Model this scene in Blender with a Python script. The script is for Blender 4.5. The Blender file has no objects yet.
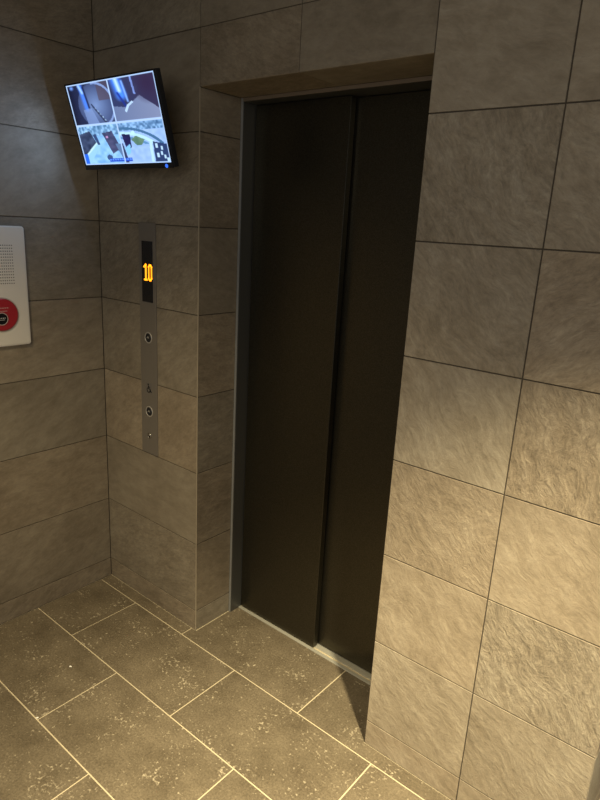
import bpy, bmesh, math, random
from mathutils import Vector, Matrix
random.seed(7)
C = bpy.context.scene.collection
S = bpy.context.scene

# ------------------------------------------------------------------ dimensions (metres)
W1 = 0.591      # left pier width
X2 = 1.42       # left edge of right wall
X3, X4 = 1.744, 2.066
REC = 0.187     # recess depth to the door frame
DY = 0.245      # front leaf plane
HS = 2.023      # soffit height
STRIP = 0.091
CEIL = 2.491
GAP = 0.0034
rowz = [0.0, STRIP] + [STRIP + .3*k for k in range(1, 9)]

# ------------------------------------------------------------------ helpers
def obj(name, bm, mats, parent=None, smooth=False, kind=None, label=None, cat=None, group=None):
    me = bpy.data.meshes.new(name)
    bmesh.ops.recalc_face_normals(bm, faces=bm.faces)
    bm.to_mesh(me); bm.free()
    if not isinstance(mats, (list, tuple)): mats = [mats]
    for m in mats: me.materials.append(m)
    if smooth:
        for p in me.polygons: p.use_smooth = True
    o = bpy.data.objects.new(name, me); C.objects.link(o)
    if parent: o.parent = parent
    if kind: o['kind'] = kind
    if label: o['label'] = label
    if cat: o['category'] = cat
    if group: o['group'] = group
    return o

def empty(name, loc, label, cat, kind=None, rot=(0, 0, 0)):
    o = bpy.data.objects.new(name, None); C.objects.link(o)
    o.location = loc; o.rotation_euler = rot; o.empty_display_size = .05
    o['label'] = label; o['category'] = cat
    if kind: o['kind'] = kind
    return o

def box(bm, x0, x1, y0, y1, z0, z1, bev=0, seg=2, mi=0):
    r = bmesh.ops.create_cube(bm, size=1)
    vs = r['verts']
    for v in vs:
        v.co = Vector(((x0+x1)/2 + v.co.x*(x1-x0), (y0+y1)/2 + v.co.y*(y1-y0), (z0+z1)/2 + v.co.z*(z1-z0)))
    fs = set(f for v in vs for f in v.link_faces)
    for f in fs: f.material_index = mi
    if bev:
        es = list(set(e for v in vs for e in v.link_edges))
        bmesh.ops.bevel(bm, geom=es, offset=bev, segments=seg, affect='EDGES', profile=.5)

def disc(bm, c, r, depth, axis, seg=40, r2=None):
    """solid disc whose axis is 'x' or 'y'; from c outward by depth (signed)."""
    r2 = r if r2 is None else r2
    ring = []
    for (rr, d) in ((r, 0), (r, depth*.7), (r2, depth)):
        row = []
        for i in range(seg):
            a = 2*math.pi*i/seg
            p, q = rr*math.cos(a), rr*math.sin(a)
            row.append(bm.verts.new((c[0]+d, c[1]+p, c[2]+q) if axis == 'x' else (c[0]+p, c[1]+d, c[2]+q)))
        ring.append(row)
    for a, b in zip(ring, ring[1:]):
        for i in range(seg):
            bm.faces.new((a[i], a[(i+1) % seg], b[(i+1) % seg], b[i]))
    bm.faces.new(ring[0]); bm.faces.new(ring[-1])

def torus(bm, c, R, r, axis, seg=48, ms=10):
    rows = []
    for i in range(seg):
        a = 2*math.pi*i/seg; row = []
        for j in range(ms):
            b = 2*math.pi*j/ms
            rad = R + r*math.cos(b); h = r*math.sin(b)
            p, q = rad*math.cos(a), rad*math.sin(a)
            row.append(bm.verts.new((c[0]+h, c[1]+p, c[2]+q) if axis == 'x' else (c[0]+p, c[1]+h, c[2]+q)))
        rows.append(row)
    for i in range(seg):
        for j in range(ms):
            bm.faces.new((rows[i][j], rows[(i+1) % seg][j], rows[(i+1) % seg][(j+1) % ms], rows[i][(j+1) % ms]))

def stroke(bm, pts, wd, y0, y1, closed=False):
    """flat bar following 2-D points (x,z) extruded between y0 and y1"""
    n = len(pts)
    segs = [(pts[i], pts[(i+1) % n]) for i in range(n if closed else n-1)]
    for (a, b) in segs:
        a = Vector(a); b = Vector(b); d = (b-a)
        if d.length < 1e-9: continue
        d.normalize(); nn = Vector((-d.y, d.x))*wd/2; a2 = a - d*wd*.45; b2 = b + d*wd*.45
        q = [a2+nn, b2+nn, b2-nn, a2-nn]
        f = [bm.verts.new((p.x, y0, p.y)) for p in q]; g = [bm.verts.new((p.x, y1, p.y)) for p in q]
        bm.faces.new(f); bm.faces.new(g)
        for i in range(4): bm.faces.new((f[i], f[(i+1) % 4], g[(i+1) % 4], g[i]))

# ------------------------------------------------------------------ materials
def newmat(name):
    m = bpy.data.materials.new(name); m.use_nodes = True
    nt = m.node_tree; b = nt.nodes['Principled BSDF']
    return m, nt, b

def plain(name, col, rough=.5, metal=0, emit=None, es=0, spec=.5, nscale=0, nstr=0):
    m, nt, b = newmat(name)
    b.inputs['Base Color'].default_value = (*col, 1); b.inputs['Roughness'].default_value = rough
    b.inputs['Metallic'].default_value = metal; b.inputs['Specular IOR Level'].default_value = spec
    if emit: b.inputs['Emission Color'].default_value = (*emit, 1); b.inputs['Emission Strength'].default_value = es
    if nscale:
        tc = nt.nodes.new('ShaderNodeTexCoord'); n = nt.nodes.new('ShaderNodeTexNoise')
        n.inputs['Scale'].default_value = nscale; n.inputs['Detail'].default_value = 3
        nt.links.new(tc.outputs['Object'], n.inputs['Vector'])
        mr = nt.nodes.new('ShaderNodeMapRange'); mr.inputs['To Min'].default_value = rough-nstr; mr.inputs['To Max'].default_value = rough+nstr
        nt.links.new(n.outputs['Fac'], mr.inputs['Value']); nt.links.new(mr.outputs['Result'], b.inputs['Roughness'])
    return m

def stone(name, dark, mid, light, streak=(2.2, 9), bump=.35, rough=.62, fine=1.0, warp=.05, f1=4.5, g4=40, pit=.22, grain=.10):
    """stone tile: UV already rotated / shifted tile by tile; 'tint' colour attribute varies each tile"""
    m, nt, b = newmat(name); L = nt.links.new; N = nt.nodes.new
    uv = N('ShaderNodeUVMap'); uv.uv_map = 'UVMap'
    # warp
    wn = N('ShaderNodeTexNoise'); wn.inputs['Scale'].default_value = 6; wn.inputs['Detail'].default_value = 3
    L(uv.outputs['UV'], wn.inputs['Vector'])
    sub = N('ShaderNodeVectorMath'); sub.operation = 'SUBTRACT'; sub.inputs[1].default_value = (.5, .5, .5)
    L(wn.outputs['Color'], sub.inputs[0])
    sc = N('ShaderNodeVectorMath'); sc.operation = 'SCALE'; sc.inputs['Scale'].default_value = warp
    L(sub.outputs[0], sc.inputs[0])
    add = N('ShaderNodeVectorMath'); L(uv.outputs['UV'], add.inputs[0]); L(sc.outputs[0], add.inputs[1])
    mp = N('ShaderNodeMapping'); mp.inputs['Scale'].default_value = (streak[0], streak[1], 1)
    L(add.outputs[0], mp.inputs['Vector'])
    n1 = N('ShaderNodeTexNoise'); n1.inputs['Scale'].default_value = f1; n1.inputs['Detail'].default_value = 9; n1.inputs['Roughness'].default_value = .66
    L(mp.outputs[0], n1.inputs['Vector'])
    n2 = N('ShaderNodeTexNoise'); n2.inputs['Scale'].default_value = 4.0; n2.inputs['Detail'].default_value = 4
    L(uv.outputs['UV'], n2.inputs['Vector'])
    n3 = N('ShaderNodeTexNoise'); n3.inputs['Scale'].default_value = 130; n3.inputs['Detail'].default_value = 4; n3.inputs['Roughness'].default_value = .7
    s3 = N('ShaderNodeMapping'); s3.inputs['Scale'].default_value = (.55, 1.3, 1); L(add.outputs[0], s3.inputs['Vector']); L(s3.outputs[0], n3.inputs['Vector'])
    a1 = N('ShaderNodeMath'); a1.operation = 'MULTIPLY_ADD'; a1.inputs[1].default_value = .55
    L(n1.outputs['Fac'], a1.inputs[0])
    a2 = N('ShaderNodeMath'); a2.operation = 'MULTIPLY'; a2.inputs[1].default_value = .45; L(n2.outputs['Fac'], a2.inputs[0])
    L(a2.outputs[0], a1.inputs[2])
    cr = N('ShaderNodeValToRGB'); e = cr.color_ramp.elements
    e[0].position = .34; e[0].color = (*dark, 1); e[1].position = .66; e[1].color = (*light, 1)
    k = cr.color_ramp.elements.new(.5); k.color = (*mid, 1)
    L(a1.outputs[0], cr.inputs['Fac'])
    sc2 = N('ShaderNodeMapping'); sc2.inputs['Scale'].default_value = (.7, 1.6, 1); L(add.outputs[0], sc2.inputs['Vector'])
    n4 = N('ShaderNodeTexNoise'); n4.inputs['Scale'].default_value = g4; n4.inputs['Detail'].default_value = 7; n4.inputs['Roughness'].default_value = .78
    L(sc2.outputs[0], n4.inputs['Vector'])
    pr = N('ShaderNodeMapRange'); pr.inputs['From Min'].default_value = .34; pr.inputs['From Max'].default_value = .60
    pr.inputs['To Min'].default_value = 1-pit; pr.inputs['To Max'].default_value = 1+pit*.35; L(n4.outputs['Fac'], pr.inputs['Value'])
    fr = N('ShaderNodeMapRange'); fr.inputs['From Min'].default_value = .34; fr.inputs['From Max'].default_value = .66
    fr.inputs['To Min'].default_value = 1-grain; fr.inputs['To Max'].default_value = 1+grain; L(n3.outputs['Fac'], fr.inputs['Value'])
    pm = N('ShaderNodeMath'); pm.operation = 'MULTIPLY'; L(pr.outputs['Result'], pm.inputs[0]); L(fr.outputs['Result'], pm.inputs[1])
    mp4 = N('ShaderNodeMix'); mp4.data_type = 'RGBA'; mp4.blend_type = 'MULTIPLY'; mp4.inputs['Factor'].default_value = 1
    at = N('ShaderNodeAttribute'); at.attribute_name = 'tint'
    L(cr.outputs['Color'], mp4.inputs['A']); L(pm.outputs[0], mp4.inputs['B'])
    mx = N('ShaderNodeMix'); mx.data_type = 'RGBA'; mx.blend_type = 'MULTIPLY'; mx.inputs['Factor'].default_value = 1
    L(mp4.outputs['Result'], mx.inputs['A']); L(at.outputs['Color'], mx.inputs['B'])
    L(mx.outputs['Result'], b.inputs['Base Color'])
    b.inputs['Roughness'].default_value = rough; b.inputs['Specular IOR Level'].default_value = .35
    # relief
    hs = N('ShaderNodeMath'); hs.operation = 'MULTIPLY_ADD'; hs.inputs[1].default_value = .16*fine
    h0 = N('ShaderNodeMath'); h0.operation = 'MULTIPLY_ADD'; h0.inputs[1].default_value = .75*fine
    L(n4.outputs['Fac'], h0.inputs[0]); L(n1.outputs['Fac'], h0.inputs[2])
    L(n3.outputs['Fac'], hs.inputs[0]); L(h0.outputs[0], hs.inputs[2])
    bp = N('ShaderNodeBump'); bp.inputs['Strength'].default_value = bump; bp.inputs['Distance'].default_value = .012
    L(hs.outputs[0], bp.inputs['Height']); L(bp.outputs['Normal'], b.inputs['Normal'])
    ba = N('ShaderNodeMath'); ba.operation = 'MULTIPLY'; ba.inputs[1].default_value = bump; L(at.outputs['Alpha'], ba.inputs[0]); L(ba.outputs[0], bp.inputs['Strength'])
    L(at.outputs['Alpha'], mp4.inputs['Factor'])
    return m

def floorstone(name):
    m, nt, b = newmat(name); L = nt.links.new; N = nt.nodes.new
    uv = N('ShaderNodeUVMap'); uv.uv_map = 'UVMap'
    n2 = N('ShaderNodeTexNoise'); n2.inputs['Scale'].default_value = 7; n2.inputs['Detail'].default_value = 8; n2.inputs['Roughness'].default_value = .7
    L(uv.outputs['UV'], n2.inputs['Vector'])
    cr = N('ShaderNodeValToRGB'); e = cr.color_ramp.elements
    e[0].position = .33; e[0].color = (.115, .092, .060, 1); e[1].position = .7; e[1].color = (.205, .169, .116, 1)
    L(n2.outputs['Fac'], cr.inputs['Fac'])
    # small pale chips, gathered in patches
    ch = N('ShaderNodeTexNoise'); ch.inputs['Scale'].default_value = 75; ch.inputs['Detail'].default_value = 6; ch.inputs['Roughness'].default_value = .62
    L(uv.outputs['UV'], ch.inputs['Vector'])
    pt = N('ShaderNodeTexNoise'); pt.inputs['Scale'].default_value = 9; pt.inputs['Detail'].default_value = 2
    L(uv.outputs['UV'], pt.inputs['Vector'])
    sm = N('ShaderNodeMath'); sm.operation = 'MULTIPLY_ADD'; sm.inputs[1].default_value = .42
    L(pt.outputs['Fac'], sm.inputs[0]); L(ch.outputs['Fac'], sm.inputs[2])
    mr = N('ShaderNodeMapRange'); mr.inputs['From Min'].default_value = .815; mr.inputs['From Max'].default_value = .95
    L(sm.outputs[0], mr.inputs['Value'])
    mx = N('ShaderNodeMix'); mx.data_type = 'RGBA'; mx.inputs['B'].default_value = (.46, .40, .29, 1)
    L(mr.outputs['Result'], mx.inputs['Factor']); L(cr.outputs['Color'], mx.inputs['A'])
    # dark pits
    pn = N('ShaderNodeTexNoise'); pn.inputs['Scale'].default_value = 150; pn.inputs['Detail'].default_value = 5; pn.inputs['Roughness'].default_value = .8
    L(uv.outputs['UV'], pn.inputs['Vector'])
    m2 = N('ShaderNodeMapRange'); m2.inputs['From Min'].default_value = .34; m2.inputs['From Max'].default_value = .66
    m2.inputs['To Min'].default_value = .62; m2.inputs['To Max'].default_value = 1.34
    L(pn.outputs['Fac'], m2.inputs['Value'])
    mm = N('ShaderNodeMix'); mm.data_type = 'RGBA'; mm.blend_type = 'MULTIPLY'; mm.inputs['Factor'].default_value = 1
    L(mx.outputs['Result'], mm.inputs['A']); L(m2.outputs['Result'], mm.inputs['B'])
    at = N('ShaderNodeAttribute'); at.attribute_name = 'tint'
    m3 = N('ShaderNodeMix'); m3.data_type = 'RGBA'; m3.blend_type = 'MULTIPLY'; m3.inputs['Factor'].default_value = 1
    L(mm.outputs['Result'], m3.inputs['A']); L(at.outputs['Color'], m3.inputs['B'])
    L(m3.outputs['Result'], b.inputs['Base Color'])
    b.inputs['Roughness'].default_value = .5; b.inputs['Specular IOR Level'].default_value = .4
    bp = N('ShaderNodeBump'); bp.inputs['Strength'].default_value = .25; bp.inputs['Distance'].default_value = .006
    L(ch.outputs['Fac'], bp.inputs['Height']); L(bp.outputs['Normal'], b.inputs['Normal'])
    return m

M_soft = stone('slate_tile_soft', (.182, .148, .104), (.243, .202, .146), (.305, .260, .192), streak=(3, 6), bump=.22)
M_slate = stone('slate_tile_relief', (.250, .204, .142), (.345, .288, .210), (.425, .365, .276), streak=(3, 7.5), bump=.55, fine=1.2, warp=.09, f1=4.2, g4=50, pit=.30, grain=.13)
M_floor = floorstone('floor_tile_stone')
M_grout = plain('dark_grout', (.075, .060, .042), .9, nscale=60, nstr=.05)
M_fgrout = plain('cream_grout', (.60, .52, .36), .85, nscale=60, nstr=.05)
M_steel = plain('satin_steel', (.36, .37, .37), .38, .45, nscale=40, nstr=.06)
M_steel_dk = plain('jamb_steel', (.105, .105, .098), .34, .5, nscale=40, nstr=.05)
M_alu = plain('sill_aluminium', (.52, .51, .44), .42, .35, nscale=80, nstr=.08)
M_groove = plain('sill_shadow', (.02, .02, .018), .7)
M_plate = plain('call_plate_metal', (.19, .17, .145), .42, .2, nscale=60, nstr=.05)
M_bead = plain('corner_bead', (.40, .34, .25), .5, .1)
M_white = plain('ivory_plastic', (.78, .74, .66), .42, nscale=30, nstr=.04)
M_red = plain('red_plastic', (.36, .018, .028), .35)
M_black = plain('black_gloss', (.012, .012, .014), .18)
M_blackm = plain('black_plastic', (.016, .017, .021), .42)
M_chrome = plain('chrome', (.55, .52, .47), .22, 1)
M_ring = plain('polished_ring', (.50, .47, .42), .35, .3)
M_dimmark = plain('grey_print', (.36, .34, .30), .6)
M_mark = plain('pale_print', (.55, .53, .50), .6)
M_pinkmark = plain('pale_pink_print', (.50, .26, .24), .6)
M_hole = plain('dark_hole', (.10, .085, .07), .9)
M_ceil = plain('ceiling_paint', (.20, .18, .15), .9)
M_paper = plain('white_paper', (.85, .82, .72), .8, emit=(1, .95, .8), es=.12)  # faint emission brightens the scraps; paper gives off no light itself
M_led = plain('amber_led', (.9, .35, .02), .5, emit=(1, .42, .015), es=1.5)
M_ledred = plain('red_led', (.3, .03, .0), .5, emit=(.6, .05, .0), es=.5)
M_blue = plain('blue_led', (.1, .3, 1), .5, emit=(.03, .16, 1), es=1.0)

# brushed near-black door with very fine grain
def doormat():
    m, nt, b = newmat('bronze_black_door'); L = nt.links.new; N = nt.nodes.new
    tc = N('ShaderNodeTexCoord'); n = N('ShaderNodeTexNoise'); n.inputs['Scale'].default_value = 420; n.inputs['Detail'].default_value = 2
    L(tc.outputs['Object'], n.inputs['Vector'])
    cr = N('ShaderNodeValToRGB'); e = cr.color_ramp.elements
    e[0].position = .35; e[0].color = (.060, .054, .038, 1); e[1].position = .7; e[1].color = (.098, .088, .064, 1)
    L(n.outputs['Fac'], cr.inputs['Fac']); L(cr.outputs['Color'], b.inputs['Base Color'])
    b.inputs['Metallic'].default_value = .85; b.inputs['Roughness'].default_value = .30
    b.inputs['Specular IOR Level'].default_value = .35
    bp = N('ShaderNodeBump'); bp.inputs['Strength'].default_value = .12; bp.inputs['Distance'].default_value = .002
    L(n.outputs['Fac'], bp.inputs['Height']); L(bp.outputs['Normal'], b.inputs['Normal'])
    return m
M_door = doormat()

# ------------------------------------------------------------------ tiled surfaces
class Tiler:
    def __init__(s):
        s.bm = bmesh.new(); s.uv = s.bm.loops.layers.uv.new('UVMap'); s.col = s.bm.loops.layers.float_color.new('tint')
    def quad(s, o, u, v, n, u0, u1, v0, v1, mi, off, T=None, tint=(1, 1, 1), al=1.0):
        o, u, v, n = map(Vector, (o, u, v, n))
        P = [o+u*a+v*b+n*off for a, b in ((u0, v0), (u1, v0), (u1, v1), (u0, v1))]
        vs = [s.bm.verts.new(p) for p in P]
        f = s.bm.faces.new(vs); f.normal_update()
        if f.normal.dot(n) < 0: f.normal_flip()
        f.material_index = mi
        for l in f.loops:
            p = l.vert.co - o; a, b = p.dot(u), p.dot(v)
            if T:
                ang, dx, dy = T; a, b = a*math.cos(ang)-b*math.sin(ang)+dx, a*math.sin(ang)+b*math.cos(ang)+dy
            l[s.uv].uv = (a, b); l[s.col] = (*tint, al)
    def tile(s, o, u, v, n, u0, u1, v0, v1, mi=0, ang=0, jit=.1, tv=.06, gap=GAP, edges=True, key=None, amt=None):
        """one tile with its four thin edge faces standing 2 mm proud of the grout bed"""
        rnd = random.Random(key if key is not None else random.random())
        T = (ang + rnd.uniform(-jit, jit), rnd.uniform(0, 40), rnd.uniform(0, 40))
        k = 1+rnd.uniform(-tv, tv); w = rnd.uniform(-.03, .03)
        tint = (k*(1+w), k, k*(1-w))
        g = gap/2
        a0, a1, b0, b1 = u0+g, u1-g, v0+g, v1-g
        c = .0007
        o, u, v, n = map(Vector, (o, u, v, n))
        s.quad(o, u, v, n, a0+c, a1-c, b0+c, b1-c, mi, 0, T, tint, rnd.choice((.25, .45, .7, 1.0, 1.0)) if amt is None else amt)
        if edges:
            outer = [(a0, b0), (a1, b0), (a1, b1), (a0, b1)]; inner = [(a0+c, b0+c), (a1-c, b0+c), (a1-c, b1-c), (a0+c, b1-c)]
            def mk(p, off): return o+u*p[0]+v*p[1]+n*off
            for (r1, o1, r2, o2) in ((inner, 0, outer, -c), (outer, -c, outer, -.0022)):
                for i in range(4):
                    j = (i+1) % 4
                    vs = [s.bm.verts.new(q) for q in (mk(r1[i], o1), mk(r1[j], o1), mk(r2[j], o2), mk(r2[i], o2))]
                    f = s.bm.faces.new(vs); f.material_index = mi; f.normal_update()
                    ctr = o+u*(a0+a1)/2+v*(b0+b1)/2
                    if f.normal.dot(f.calc_center_median()-ctr) < 0: f.normal_flip()
                    for l in f.loops:
                        q = l.vert.co-o; a, b = q.dot(u), q.dot(v)
                        l[s.uv].uv = (a*math.cos(T[0])-b*math.sin(T[0])+T[1], a*math.sin(T[0])+b*math.cos(T[0])+T[2]); l[s.col] = (*tint, 1)
    def slab(s, x0, x1, y0, y1, z0, z1, mi):
        o = Vector((0, 0, 0)); X, Y, Z = Vector((1, 0, 0)), Vector((0, 1, 0)), Vector((0, 0, 1))
        s.quad(o, X, Z, -Y, x0, x1, z0, z1, mi, -y0); s.quad(o, X, Z, Y, x0, x1, z0, z1, mi, y1)
        s.quad(o, Y, Z, -X, y0, y1, z0, z1, mi, -x0); s.quad(o, Y, Z, X, y0, y1, z0, z1, mi, x1)
        s.quad(o, X, Y, -Z, x0, x1, y0, y1, mi, -z0); s.quad(o, X, Y, Z, x0, x1, y0, y1, mi, z1)
    def done(s, name, mats, **k):
        me = bpy.data.meshes.new(name); s.bm.to_mesh(me); s.bm.free()
        for m in mats: me.materials.append(m)
        o = bpy.data.objects.new(name, me); C.objects.link(o)
        for a, b in k.items(): o[a] = b
        return o

B = .0021   # grout bed depth below the tile faces
X, Y, Z = (1, 0, 0), (0, 1, 0), (0, 0, 1)

# left wall (plane x = 0)
t = Tiler()
for i in range(len(rowz)-1):
    z0, z1 = rowz[i], rowz[i+1]
    for k in range(6):
        y1 = -k*.6; y0 = y1-.6
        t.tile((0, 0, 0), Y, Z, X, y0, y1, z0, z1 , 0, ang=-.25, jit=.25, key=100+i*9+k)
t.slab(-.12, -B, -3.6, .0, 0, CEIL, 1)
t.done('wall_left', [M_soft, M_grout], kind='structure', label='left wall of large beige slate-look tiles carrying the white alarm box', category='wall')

# back wall: pier with call panel, its return, lintel and soffit
t = Tiler()
nY = (0, -1, 0)
for i in range(len(rowz)-1):
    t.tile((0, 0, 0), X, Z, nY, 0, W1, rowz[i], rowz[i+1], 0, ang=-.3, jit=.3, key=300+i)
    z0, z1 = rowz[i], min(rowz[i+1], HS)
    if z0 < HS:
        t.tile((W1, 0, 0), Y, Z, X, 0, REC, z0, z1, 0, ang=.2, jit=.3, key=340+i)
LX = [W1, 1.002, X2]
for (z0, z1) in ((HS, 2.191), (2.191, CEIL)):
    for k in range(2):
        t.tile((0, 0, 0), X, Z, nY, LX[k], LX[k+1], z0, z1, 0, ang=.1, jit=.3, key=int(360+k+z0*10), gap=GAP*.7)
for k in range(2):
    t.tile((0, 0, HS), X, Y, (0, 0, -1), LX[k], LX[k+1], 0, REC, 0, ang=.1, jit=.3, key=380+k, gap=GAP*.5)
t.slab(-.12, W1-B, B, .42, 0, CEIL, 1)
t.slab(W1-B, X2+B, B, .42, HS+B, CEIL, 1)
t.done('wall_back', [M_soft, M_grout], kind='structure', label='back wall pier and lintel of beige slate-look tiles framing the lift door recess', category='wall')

# right wall (same plane, right of the door)
t = Tiler()
for i in range(len(rowz)-1):
    z0, z1 = rowz[i], rowz[i+1]
    t.tile((0, 0, 0), X, Z, nY, X2, X3, z0, z1, 0, ang=[.65, .6, .75, .85, .9, .85, .95, .4, .6][i], jit=.08, key=500+i, amt=[.6, .6, .55, .8, .6, .75, .9, .35, .4][i])
    t.tile((0, 0, 0), X, Z, nY, X3, X4, z0, z1, 0, ang=[.6, .75, 1.05, .7, 1.3, -.5, .8, .5, .5][i], jit=.08, key=540+i, amt=[.6, .7, 1.25, .5, 1.1, .8, .7, .3, .4][i])
    for k in range(3):
        t.tile((X4, 0, 0), Y, Z, X, k*.6, k*.6+.6, z0, z1, 0, ang=.7, jit=.2, key=580+i*4+k)
    if z0 < HS:
        t.tile((X2, 0, 0), Y, Z, (-1, 0, 0), 0, REC, z0, min(z1, HS), 0, ang=.7, jit=.2, key=620+i)
t.slab(X2+B, X4-B, B, 1.8, 0, CEIL, 1)
t.done('wall_right', [M_slate, M_grout], kind='structure', label='right wall of rugged tan slate tiles beside the lift door', category='wall')

# floor: running-bond tiles
t = Tiler()
ys = [-.0536 - .3043*k for k in range(0, 13)]
FG = .0046
def ftile(x0, x1, y0, y1, key, ang):
    """clip one floor tile against the plan of the lobby"""
    rnd = random.Random(key); T = (ang+rnd.uniform(-.1, .1), rnd.uniform(0, 40), rnd.uniform(0, 40)); k = 1+rnd.uniform(-.05, .05)
    x0 += FG/2; x1 -= FG/2; y0 += FG/2; y1 -= FG/2
    regs = [(.0008, 4.2, -3.6, -.0010)]
    if y1 > 0: regs += [(W1+.0035, X2-.0010, -.0010, .232), (X4+.001, 4.2, -.0010, 1.8)]
    for (a, b, c, d) in regs:
        p0, p1, q0, q1 = max(x0, a), min(x1, b), max(y0, c), min(y1, d)
        if p1-p0 > .002 and q1-q0 > .001:
            t.quad((0, 0, 0), X, Y, Z, p0, p1, q0, q1, 0, 0, T, (k, k, k))
            # edges down to the grout
            for (ax, bx, ay, by) in ((p0, p1, q0, q0), (p0, p1, q1, q1), (p0, p0, q0, q1), (p1, p1, q0, q1)):
                vs = [t.bm.verts.new(q) for q in ((ax, ay, 0), (bx, by, 0), (bx, by, -.0016), (ax, ay, -.0016))]
                f = t.bm.faces.new(vs)
                for l in f.loops: l[t.uv].uv = (l.vert.co.x, l.vert.co.y); l[t.col] = (k, k, k, 1)
P_ = .611   # tile pitch along the rows
for r in range(-6, len(ys)-1):
    yt = (-.0536 - .3043*(r)) if r < 0 else ys[r]
    y1, y0 = -.0536-.3043*r, -.0536-.3043*(r+1)
    off = .2606 if r % 2 == 0 else .5673
    if y0 < -3.6: continue
    for k in range(-2, 7):
        x0 = off+P_*k
        if x0+P_ < 0: continue
        ftile(x0, x0+P_, y0, y1, 900+r*31+k*7, 0)
t.slab(-.12, 4.2, -3.6, 1.8, -.08, -.0012, 1)
t.done('floor', [M_floor, M_fgrout], kind='structure', label='olive brown stone tile floor with cream grout in running bond', category='floor')

bm = bmesh.new(); box(bm, -.12, 4.2, -3.6, 1.8, CEIL, CEIL+.08)
obj('ceiling', bm, M_ceil, kind='structure', label='plain ceiling above the lobby', cat='ceiling')

# pale corner bead on the outer edge of the pier
bm = bmesh.new(); box(bm, W1-.0030, W1+.0006, -.0006, .0030, 0, HS, bev=.0008)
obj('trim_1', bm, M_bead, kind='structure', label='thin pale corner bead on the pier left of the lift door', cat='trim')

# ------------------------------------------------------------------ lift door
door = empty('door_1', ((W1+X2)/2, REC, 0), 'closed two-leaf black lift door in a slim steel frame', 'lift door', kind='structure')
def dpart(name, bm, m, **k):
    o = obj(name, bm, m, door, **k); o.data.transform(Matrix.Translation(-door.location)); return o
FT = .0125
bm = bmesh.new()
# left jamb, head, right jamb: channel-section
box(bm, W1+.0005, W1+FT, REC, .30, -.0005, HS-.001, bev=.0012)
box(bm, X2-FT, X2-.0005, REC, .30, -.0005, HS-.001, bev=.0012)
box(bm, W1+FT, X2-FT, REC, .30, HS-FT, HS-.001, bev=.0012)
dpart('door_frame', bm, M_steel_dk)
bm = bmesh.new()
box(bm, W1+.0004, W1+.0105, REC-.0022, REC-.0002, 0, HS-.001, bev=.0006)
box(bm, X2-.0105, X2-.0004, REC-.0022, REC-.0002, 0, HS-.001, bev=.0006)
dpart('frame_edge', bm, M_steel)
bm = bmesh.new(); box(bm, W1+.0105, X2-.0105, REC-.0022, REC-.0002, HS-FT, HS-.001, bev=.0006)
dpart('frame_edge', bm, plain('head_trim', (.22, .17, .12), .5, .1))
XL = 1.012
bm = bmesh.new(); box(bm, W1+FT+.003, XL, DY, DY+.026, .006, HS-FT-.002, bev=.002, seg=3)
dpart('door_panel', bm, M_door, label='front sliding leaf on the left, nearer the lobby')
bm = bmesh.new(); box(bm, XL-.05, X2-FT-.003, DY+.034, DY+.06, .006, HS-FT-.002, bev=.002, seg=3)
dpart('door_panel', bm, M_door, label='rear sliding leaf on the right, set further back')
bm = bmesh.new()
box(bm, W1+FT, X2-FT, .2325, DY+.001, -.004, .0035, bev=.001)         # nosing
box(bm, W1+FT, X2-FT, DY+.0115, DY+.031, -.006, .0030, bev=.0008)
box(bm, W1+FT, X2-FT, DY+.033, DY+.085, -.006, .0015, bev=.0008)
sl = dpart('door_sill', bm, M_alu)
bm = bmesh.new(); box(bm, W1+FT, X2-FT, .236, DY+.09, -.010, -.0055)
g = obj('guide_groove', bm, M_groove, sl); g.data.transform(Matrix.Translation(-door.location))
bm = bmesh.new(); box(bm, W1-B, X2+B, .34, .42, 0, HS+B)
obj('wall_shaft', bm, M_blackm, kind='structure', label='dark shaft lining behind the lift door', cat='wall')

# ------------------------------------------------------------------ call panel on the pier
CP = empty('lift_call_panel', (.308, 0, .695), 'tall narrow brushed metal lift call panel with amber 10 display', 'call panel')
def cpart(name, bm, m, parent=None, **k):
    o = obj(name, bm, m, parent or CP, **k)
    o.data.transform(Matrix.Translation(-CP.location))
    return o
px0, px1, pz0, pz1 = .2610, .3600, .695, 1.595
bm = bmesh.new(); box(bm, px0, px1, -.0045, .0, pz0, pz1, bev=.0012)
cpart('faceplate', bm, M_plate)
dx0, dx1, dz0, dz1 = .2785, .3435, 1.306, 1.530
bm = bmesh.new(); box(bm, dx0, dx1, -.0055, -.0040, dz0, dz1, bev=.0006)
disp = cpart('display_window', bm, M_black, label='black display window showing an amber 10')
# digit 1 and 0 : amber strokes around dim red cores
ya, yb = -.0064, -.0052
bm = bmesh.new()
zc0, zc1 = 1.3895, 1.4435
stroke(bm, [(.2935, zc1-.007), (.3025, zc1)], .0075, ya, yb)
stroke(bm, [(.3035, zc0), (.3035, zc1)], .0085, ya, yb)
stroke(bm, [(.2950, zc0), (.3110, zc0)], .0065, ya, yb)
cpart('digit_one', bm, M_led, disp, label='glowing amber numeral 1')
bm = bmesh.new()
x0, x1 = .3210, .3375
stroke(bm, [(x0, zc0+.006), (x0, zc1-.006), (x0+.005, zc1), (x1-.005, zc1), (x1, zc1-.006), (x1, zc0+.006), (x1-.005, zc0), (x0+.005, zc0)], .0068, ya, yb, closed=True)
cpart('digit_zero', bm, M_led, disp, label='glowing amber numeral 0')
bm = bmesh.new(); box(bm, x0+.0036, x1-.0036, -.0058, -.0053, zc0+.005, zc1-.005)
cpart('digit_core', bm, M_ledred, disp)
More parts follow.
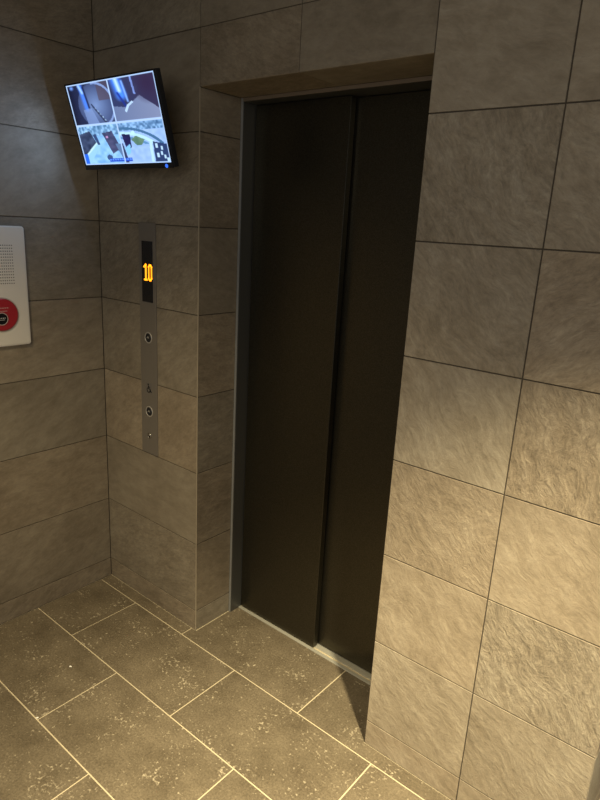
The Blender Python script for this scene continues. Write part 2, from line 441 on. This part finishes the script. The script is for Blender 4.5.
def call_button(cx, cz, lab):
    bm = bmesh.new(); disc(bm, (cx, -.0040, cz), .0165, -.0030, 'y', r2=.0155)
    b = cpart('call_button', bm, M_blackm, label=lab)
    bm = bmesh.new(); torus(bm, (cx, -.0046, cz), .0200, .0021, 'y')
    cpart('button_ring', bm, M_ring, b, smooth=True)
    bm = bmesh.new(); stroke(bm, [(cx-.0050, cz-.001), (cx, cz+.0045), (cx+.0050, cz-.001)], .0028, -.0078, -.0066)
    cpart('arrow_mark', bm, M_dimmark, b)
call_button(.3115, 1.170, 'upper round black call button with chrome ring')
call_button(.3110, .8735, 'lower round black call button with chrome ring')
# wheelchair pictogram between the buttons
bm = bmesh.new()
cx, cz = .3110, .9700
box(bm, cx-.019, cx+.019, -.0050, -.0042, cz-.020, cz+.020, bev=.0003)
pic = cpart('pictogram_plate', bm, plain('pictogram_grey', (.17, .155, .14), .5, .2), label='small wheelchair symbol plate')
bm = bmesh.new(); y0, y1 = -.0058, -.0048
disc(bm, (cx-.004, y1, cz+.0145), .0034, -.001, 'y', seg=16)
stroke(bm, [(cx-.004, cz+.009), (cx-.002, cz-.002), (cx+.008, cz-.003), (cx+.011, cz-.014), (cx+.015, cz-.014)], .0036, y0, y1)
stroke(bm, [(cx-.003, cz+.005), (cx+.006, cz+.004)], .003, y0, y1)
R_ = .0095
stroke(bm, [(cx-.002+R_*math.cos(a), cz-.008+R_*math.sin(a)) for a in [math.radians(q) for q in range(130, 381, 25)]], .0030, y0, y1)
cpart('wheelchair_symbol', bm, M_black, pic)
bm = bmesh.new(); disc(bm, (.3105, -.0040, .7725), .0085, -.003, 'y', seg=28, r2=.0075)
k = cpart('key_switch', bm, M_black, label='small round key switch at the foot of the panel')
bm = bmesh.new(); torus(bm, (.3105, -.0062, .7725), .0092, .0020, 'y', 28, 8)
cpart('key_collar', bm, M_chrome, k, smooth=True)
bm = bmesh.new(); bmesh.ops.create_uvsphere(bm, u_segments=16, v_segments=8, radius=.0050, matrix=Matrix.Translation((.3140, -.0075, .7770)))  # chrome bead added off-centre to stand in for the key's highlight
cpart('key_glint', bm, M_chrome, k, smooth=True)

# ------------------------------------------------------------------ alarm / intercom box on the left wall
AL = empty('alarm_intercom', (0, -.4200, 1.132), 'white wall alarm box with speaker holes and a round red button', 'alarm box')
def apart(name, bm, m, parent=None, **k):
    o = obj(name, bm, m, parent or AL, **k)
    o.data.transform(Matrix.Translation((0, .4105, -1.132)))
    return o
def rounded_plate(bm, y0, y1, z0, z1, x0, x1, r, bev=.003):
    pts = []
    for (cy, cz, a0) in ((y1-r, z1-r, 0), (y0+r, z1-r, 90), (y0+r, z0+r, 180), (y1-r, z0+r, 270)):
        for q in range(0, 91, 15):
            a = math.radians(a0+q); pts.append((cy+r*math.cos(a), cz+r*math.sin(a)))
    f = bm.faces.new([bm.verts.new((x0, p[0], p[1])) for p in pts])
    e = bmesh.ops.extrude_face_region(bm, geom=[f])
    vs = [v for v in e['geom'] if isinstance(v, bmesh.types.BMVert)]
    for v in vs: v.co.x = x1
    ed = [q for q in e['geom'] if isinstance(q, bmesh.types.BMEdge)]
    if bev: bmesh.ops.bevel(bm, geom=ed, offset=bev, segments=3, affect='EDGES')
bm = bmesh.new(); rounded_plate(bm, -.5150, -.3060, 1.1330, 1.5590, -.0015, .015, .010, .004)
apart('housing', bm, M_white)
bm = bmesh.new(); rounded_plate(bm, -.5085, -.3125, 1.1395, 1.5545, .0149, .0160, .006, .0006)
cover = apart('front_cover', bm, plain('ivory_cover', (.72, .68, .60), .45))
bm = bmesh.new()
for i in range(14):
    for j in range(14):
        y = -.3570-.00775*i; z = 1.3600+.0102*j
        disc(bm, (.0158, y, z), .0021, .0005, 'x', seg=8)
apart('speaker_hole', bm, M_hole, cover, kind='stuff')
cy, cz = -.4105, 1.2500
bm = bmesh.new(); disc(bm, (.0158, cy, cz), .0575, .0075, 'x', seg=64, r2=.0545)
rb = apart('alarm_button', bm, M_red, label='round red alarm button')
bm = bmesh.new(); torus(bm, (.0172, cy, cz), .0595, .0022, 'x', 64, 8)
apart('button_rim', bm, plain('rim_plastic', (.50, .42, .36), .4), rb, smooth=True)
bm = bmesh.new(); disc(bm, (.0232, cy-.004, cz-.0140), .0205, .0020, 'x', seg=40)
apart('push_centre', bm, M_black, rb)
bm = bmesh.new(); torus(bm, (.0245, cy-.004, cz-.0140), .0215, .0017, 'x', 48, 8)
apart('centre_ring', bm, plain('ring_pale', (.50, .38, .34), .4), rb, smooth=True)
bm = bmesh.new()
for (dy, dz, ww, hh) in ((-.009, -.010, .005, .0028), (-.002, -.010, .004, .0028), (.005, -.010, .005, .0028), (.011, -.010, .003, .0028), (0, -.0165, .020, .0016)):
    box(bm, .0250, .0258, cy-.004+dy-ww/2, cy-.004+dy+ww/2, cz-.001+dz-hh/2, cz-.001+dz+hh/2)
apart('centre_lettering', bm, M_mark, rb)
bm = bmesh.new()
for i in range(7):
    y = cy-.033+i*.0082
    box(bm, .0231, .0237, y, y+.0062, cz+.0225, cz+.0262)
box(bm, .0231, .0237, cy-.032, cy+.018, cz+.0120, cz+.0145)
apart('button_lettering', bm, M_pinkmark, rb)
bm = bmesh.new(); disc(bm, (.0158, -.3470, 1.2560), .0030, .0016, 'x', seg=12)
apart('indicator_light', bm, plain('pale_lamp', (.75, .70, .62), .3), cover)

# ------------------------------------------------------------------ security monitor
TW, TH = .490, .2757
TC = Vector((.366, -.157, 1.9005)); TILT = .265
MON = empty('security_monitor', TC, 'black wall-hung monitor showing four bluish security camera views', 'monitor', rot=(TILT, 0, 0))
# local axes: x right, y away from viewer, z up ; screen faces -y
# (rotation about +x by TILT leans the top toward the room)
bm = bmesh.new()
box(bm, -TW/2, TW/2, .0, .022, -TH/2, TH/2, bev=.003)
box(bm, -TW*.36, TW*.36, .020, .046, -TH*.40, TH*.36, bev=.010)
obj('monitor_body', bm, M_blackm, MON)
SB, SS, ST = .0165, .0055, .0055     # bottom, side, top bezel
bm = bmesh.new()
sx0, sx1, sz0, sz1 = -TW/2+SS, TW/2-SS, -TH/2+SB, TH/2-ST
box(bm, -TW/2, TW/2, -.0035, .0005, -TH/2, sz0, bev=.0008)
box(bm, -TW/2, TW/2, -.0035, .0005, sz1, TH/2, bev=.0008)
box(bm, -TW/2, sx0, -.0035, .0005, sz0, sz1, bev=.0008)
box(bm, sx1, TW/2, -.0035, .0005, sz0, sz1, bev=.0008)
obj('bezel', bm, M_black, MON)
bm = bmesh.new(); disc(bm, (TW/2-.030, -.0034, -TH/2+.0065), .0060, -.0016, 'y', seg=16)
obj('power_light', bm, M_blue, MON, label='small glowing blue power light')
# mount
bm = bmesh.new(); box(bm, -.05, .05, .046, .054, -.05, .05, bev=.003)
obj('mount_plate', bm, M_blackm, MON)
def to_local(p): return Matrix.Rotation(-TILT, 3, 'X') @ (Vector(p)-TC)
a = to_local((TC.x, -.0, TC.z-.03)); b_ = Vector((0, .052, 0))
bm = bmesh.new()
d = (a-b_); L_ = d.length
r = bmesh.ops.create_cone(bm, segments=20, radius1=.014, radius2=.014, depth=L_, cap_ends=True,
    matrix=Matrix.Translation((a+b_)/2) @ d.to_track_quat('Z', 'Y').to_matrix().to_4x4())
obj('mount_arm', bm, M_blackm, MON)
bm = bmesh.new(); box(bm, -.04, .04, -.006, 0, -.06, .06, bev=.002)
wp = obj('wall_plate', bm, M_blackm, MON)
wp.rotation_euler = (-TILT, 0, 0); wp.location = a

# the four camera views: colours laid into the screen mesh
def lerp(a, b, t): t = max(0, min(1, t)); return tuple(x+(y-x)*t for x, y in zip(a, b))
def seg_d(p, a, b):
    ax, ay = a; bx, by = b; dx, dy = bx-ax, by-ay
    t = max(0, min(1, ((p[0]-ax)*dx+(p[1]-ay)*dy)/(dx*dx+dy*dy+1e-9)))
    return math.hypot(p[0]-ax-t*dx, p[1]-ay-t*dy)
def inside(p, poly):
    r = False; j = len(poly)-1
    for i in range(len(poly)):
        (xi, yi), (xj, yj) = poly[i], poly[j]
        if (yi > p[1]) != (yj > p[1]) and p[0] < (xj-xi)*(p[1]-yi)/(yj-yi)+xi: r = not r
        j = i
    return r
nz = random.Random(3)
lat = [[nz.random() for _ in range(64)] for _ in range(64)]
def vn(x, y):
    xi, yi = int(math.floor(x)), int(math.floor(y)); fx, fy = x-xi, y-yi
    g = lambda i, j: lat[j % 64][i % 64]
    return (g(xi, yi)*(1-fx)+g(xi+1, yi)*fx)*(1-fy)+(g(xi, yi+1)*(1-fx)+g(xi+1, yi+1)*fx)*fy
def q1(u, v):
    c = lerp((30, 34, 58), (66, 70, 96), u)
    dd = math.hypot((u-.62)/.42, (v-.55)/.52)
    if dd < 1: c = lerp((140, 152, 180), (76, 82, 110), dd)
    if u > .72 and v < .45: c = lerp(c, (96, 74, 80), .7)
    if abs(dd-1) < .05 and u > .6: c = (150, 160, 190)
    c = lerp(c, (90, 140, 245), 1.1-seg_d((u, v), (.33, .05), (.40, .62))/.075)
    c = lerp(c, (200, 225, 255), 1.0-seg_d((u, v), (.30, .05), (.36, .22))/.05)
    c = lerp(c, (28, 32, 60), 1.0-seg_d((u, v), (.40, .1), (.45, .6))/.035)
    if inside((u, v), [(.30, .62), (.5, .6), (.62, 1), (.34, 1)]): c = lerp(c, (148, 160, 190), .7)
    for k in range(5):
        if math.hypot(u-(.58+.045*k), v-(.62+.075*k)) < .022: c = (220, 232, 250)
    if seg_d((u, v), (.52, .52), (.78, .98)) < .02: c = lerp(c, (35, 38, 58), .7)
    c = lerp(c, (24, 26, 46), (.16-u)/.14)
    c = lerp(c, (150, 190, 255), 1-math.hypot(u-.12, v-.08)/.07)
    return c
def q2(u, v):
    c = lerp((58, 62, 92), (66, 54, 76), u)
    if inside((u, v), [(.0, .62), (.30, .68), (.62, .45), (1, .80), (1, 1), (0, 1)]): c = lerp((120, 124, 146), (150, 146, 160), u)
    c = lerp(c, (90, 150, 255), 1.25-seg_d((u, v), (.16, .0), (.24, .40))/.13)
    c = lerp(c, (225, 240, 255), 1.1-seg_d((u, v), (.17, .0), (.22, .30))/.06)
    c = lerp(c, (36, 52, 130), 1.0-seg_d((u, v), (.17, .34), (.30, .66))/.04)
    c = lerp(c, (160, 195, 250), 1.0-seg_d((u, v), (.30, .1), (.36, .55))/.035)
    if seg_d((u, v), (.50, .0), (.53, .40)) < .02: c = (150, 165, 215)
    if seg_d((u, v), (.28, .76), (.34, .64)) < .025 or seg_d((u, v), (.34, .64), (.44, .58)) < .022: c = (215, 225, 240)
    c = lerp(c, (62, 44, 66), 1.2-math.hypot((u-.82)/.3, (v-.2)/.4))
    return c
def q3(u, v):
    n = vn(u*14, v*14)
    c = lerp((130, 175, 205), (190, 225, 245), n)
    if v < .28: c = lerp((70, 105, 130), (205, 235, 250), vn(u*26+9, v*20))
    if inside((u, v), [(.0, .22), (.30, .14), (.42, .45), (.22, .62), (.10, .75), (.0, .7)]): c = lerp((40, 46, 66), (90, 96, 116), n)
    if inside((u, v), [(.0, .85), (.46, .42), (.54, .46), (.12, 1), (0, 1)]): c = (176, 214, 236)
    if seg_d((u, v), (.02, .82), (.46, .42)) < .02: c = (225, 245, 255)
    if inside((u, v), [(.60, .22), (.84, .18), (.98, .62), (.76, .74)]): c = lerp((58, 60, 84), (100, 92, 116), n)
    if inside((u, v), [(.36, .25), (.44, .22), (.50, .5), (.44, .5)]): c = (62, 76, 108)
    if math.hypot((u-.66)/.07, (v-.83)/.07) < 1: c = (72, 88, 120)
    if inside((u, v), [(.86, .5), (1, .5), (1, 1), (.98, .9)]): c = (110, 128, 150)
    if math.hypot(u-.70, v-.32) < .03: c = (220, 150, 180)
    if u < .12 and v > .72: c = (50, 110, 225)
    return c
def q4(u, v):
    n = vn(u*16+20, v*16)
    c = lerp((165, 185, 212), (195, 210, 232), n)
    if v < .22: c = lerp((70, 100, 128), (195, 225, 245), vn(u*30, v*22+7))
    if v < .55:
        dd = math.hypot((u-.05)/1.0, (v-1.25)/1.0)
        if abs(dd-.98) < .035: c = (215, 240, 255)
        if abs(dd-.88) < .03: c = (110, 150, 175)
        if abs(dd-1.1) < .03: c = (80, 115, 140)
    if inside((u, v), [(.05, .28), (.24, .30), (.22, .62), (.10, .66)]): c = lerp((58, 46, 92), (28, 30, 60), n)
    if inside((u, v), [(.24, .42), (.36, .34), (.54, .44), (.46, .56), (.34, .56)]): c = lerp((96, 122, 92), (130, 150, 110), n)
    if math.hypot(u-.31, v-.27) < .045: c = (220, 245, 245)
    if inside((u, v), [(.06, .62), (.20, .52), (.18, .74), (.10, .8)]): c = (150, 205, 225)
    if inside((u, v), [(.62, .52), (.68, .5), (.66, 1), (.60, 1)]): c = (215, 235, 250)
    if inside((u, v), [(.70, .50), (1, .58), (1, 1), (.68, 1)]): c = (52, 66, 98)
    for (a, b) in ((.76, .60), (.86, .66), (.84, .78), (.90, .86), (.76, .82), (.95, .93)):
        if abs(u-a) < .022 and abs(v-b) < .045: c = (215, 230, 250)
    if inside((u, v), [(0, .5), (.04, .5), (.10, 1), (0, 1)]): c = (60, 66, 90)
    return c
def screen_col(U, V):
    e = .010
    if U < e or U > 1-e or V < e*1.6 or V > 1-e*1.6 or abs(U-.5) < .006 or abs(V-.5) < .010: return (205, 215, 240)
    if .32 < U < .59 and .925 < V < .968:
        return (120, 160, 225) if (abs(V-.946) < .009 and int(U*104) % 3) else (34, 74, 180)
    u, v = (U*2) % 1, (V*2) % 1
    return (q1 if V < .5 else q3)(u, v) if U < .5 else (q2 if V < .5 else q4)(u, v)
NX, NZ_ = 208, 118
bm = bmesh.new(); cl = bm.loops.layers.float_color.new('picture')
def lin(c): return tuple((min(255, x*k)/255)**2.2 for x, k in zip(c, (.86, .97, 1.12)))
grid = [[bm.verts.new((sx0+(sx1-sx0)*i/NX, -.0012, sz1-(sz1-sz0)*j/NZ_)) for i in range(NX+1)] for j in range(NZ_+1)]
cols = [[lin(screen_col(i/NX, j/NZ_)) for i in range(NX+1)] for j in range(NZ_+1)]
for j in range(NZ_):
    for i in range(NX):
        idx = ((j, i), (j+1, i), (j+1, i+1), (j, i+1))
        f = bm.faces.new([grid[a][b] for a, b in idx])
        for l, (a, b) in zip(f.loops, idx): l[cl] = (*cols[a][b], 1)
m, nt, b = newmat('screen_picture')
at = nt.nodes.new('ShaderNodeAttribute'); at.attribute_name = 'picture'
b.inputs['Base Color'].default_value = (.01, .01, .012, 1); b.inputs['Roughness'].default_value = .3
nt.links.new(at.outputs['Color'], b.inputs['Emission Color']); b.inputs['Emission Strength'].default_value = 1.15
M_screen = m
obj('screen', bm, M_screen, MON, label='lit screen split into four camera pictures')

# ------------------------------------------------------------------ specks on the floor
def scrap(x, y, s, seed, label):
    rr = random.Random(seed); bm = bmesh.new()
    bmesh.ops.create_icosphere(bm, subdivisions=2, radius=s)
    for v in bm.verts:
        v.co = Vector((v.co.x*1.3, v.co.y*.8, v.co.z*.35))*(1+rr.uniform(-.25, .25))
    mz = min(v.co.z for v in bm.verts)
    for v in bm.verts: v.co.z -= mz
    o = obj('paper_scrap', bm, M_paper, label=label, cat='litter'); o.location = (x, y, 0); o.rotation_euler = (0, 0, rr.uniform(0, 3))
scrap(.4187, -.4555, .0040, 1, 'tiny white scrap lying in the middle of a floor tile near the left wall')
scrap(.560, -.6590, .0036, 2, 'tiny white scrap lying on a grout joint of the floor')

# ------------------------------------------------------------------ lights
def spot(name, loc, tgt, power, col, ang, blend, rad=.04):
    l = bpy.data.lights.new(name, 'SPOT'); l.energy = power; l.color = col; l.spot_size = math.radians(ang); l.spot_blend = blend; l.shadow_soft_size = rad
    o = bpy.data.objects.new(name, l); C.objects.link(o); o.location = loc
    o.rotation_euler = (Vector(tgt)-Vector(loc)).to_track_quat('-Z', 'Y').to_euler()
    return o
spot('downlight', (2.50, -.875, 2.45), (1.80, -.45, 0), 730, (1.0, .845, .53), 58, 1.0, .05)
spot('downlight_left', (1.0, -1.5, 2.45), (.95, -1.25, 0), 190, (1.0, .81, .48), 112, 1.0, .07)
l = bpy.data.lights.new('ceiling_fill', 'AREA'); l.energy = 17; l.size = 1.4; l.color = (1, .92, .80)
o = bpy.data.objects.new('ceiling_fill', l); C.objects.link(o); o.location = (2.4, -2.6, 2.1)
o.rotation_euler = (Vector((1.2, 0, .6))-o.location).to_track_quat('-Z', 'Y').to_euler()
# light the screen throws on the wall beside it
for a in (-.22, -.10, .02, .16):
    for c in (-.10, .0, .10):
        p = TC + Vector((a, -.012*math.cos(TILT)-c*math.sin(TILT)*1.0, c*math.cos(TILT)))
        spot('screen_glow', p, (0, -.34, 1.80), .22, (.42, .62, 1.0), 120, 1.0, 0)

w = bpy.data.worlds.new('World'); S.world = w; w.use_nodes = True
bg = w.node_tree.nodes['Background']; bg.inputs['Color'].default_value = (.74, .86, 1.0, 1); bg.inputs['Strength'].default_value = .20

# ------------------------------------------------------------------ camera
cam = bpy.data.cameras.new('camera'); co = bpy.data.objects.new('camera', cam); C.objects.link(co)
yaw, pit, rol, f = -.6772, -.2761, .0556, 609.82
F = Vector((math.sin(yaw)*math.cos(pit), math.cos(yaw)*math.cos(pit), math.sin(pit)))
R0 = Vector((math.cos(yaw), -math.sin(yaw), 0)); U0 = R0.cross(F)
R = R0*math.cos(rol)+U0*math.sin(rol); U = -R0*math.sin(rol)+U0*math.cos(rol)
co.matrix_world = Matrix(((R.x, U.x, -F.x, 2.2223), (R.y, U.y, -F.y, -1.432), (R.z, U.z, -F.z, 1.6099), (0, 0, 0, 1)))
cam.sensor_fit = 'VERTICAL'; cam.sensor_height = 32; cam.lens = f*32/800; cam.clip_start = .02
S.camera = co
S.view_settings.view_transform = 'Standard'; S.view_settings.look = 'None'
S.view_settings.exposure = 0; S.view_settings.gamma = 1
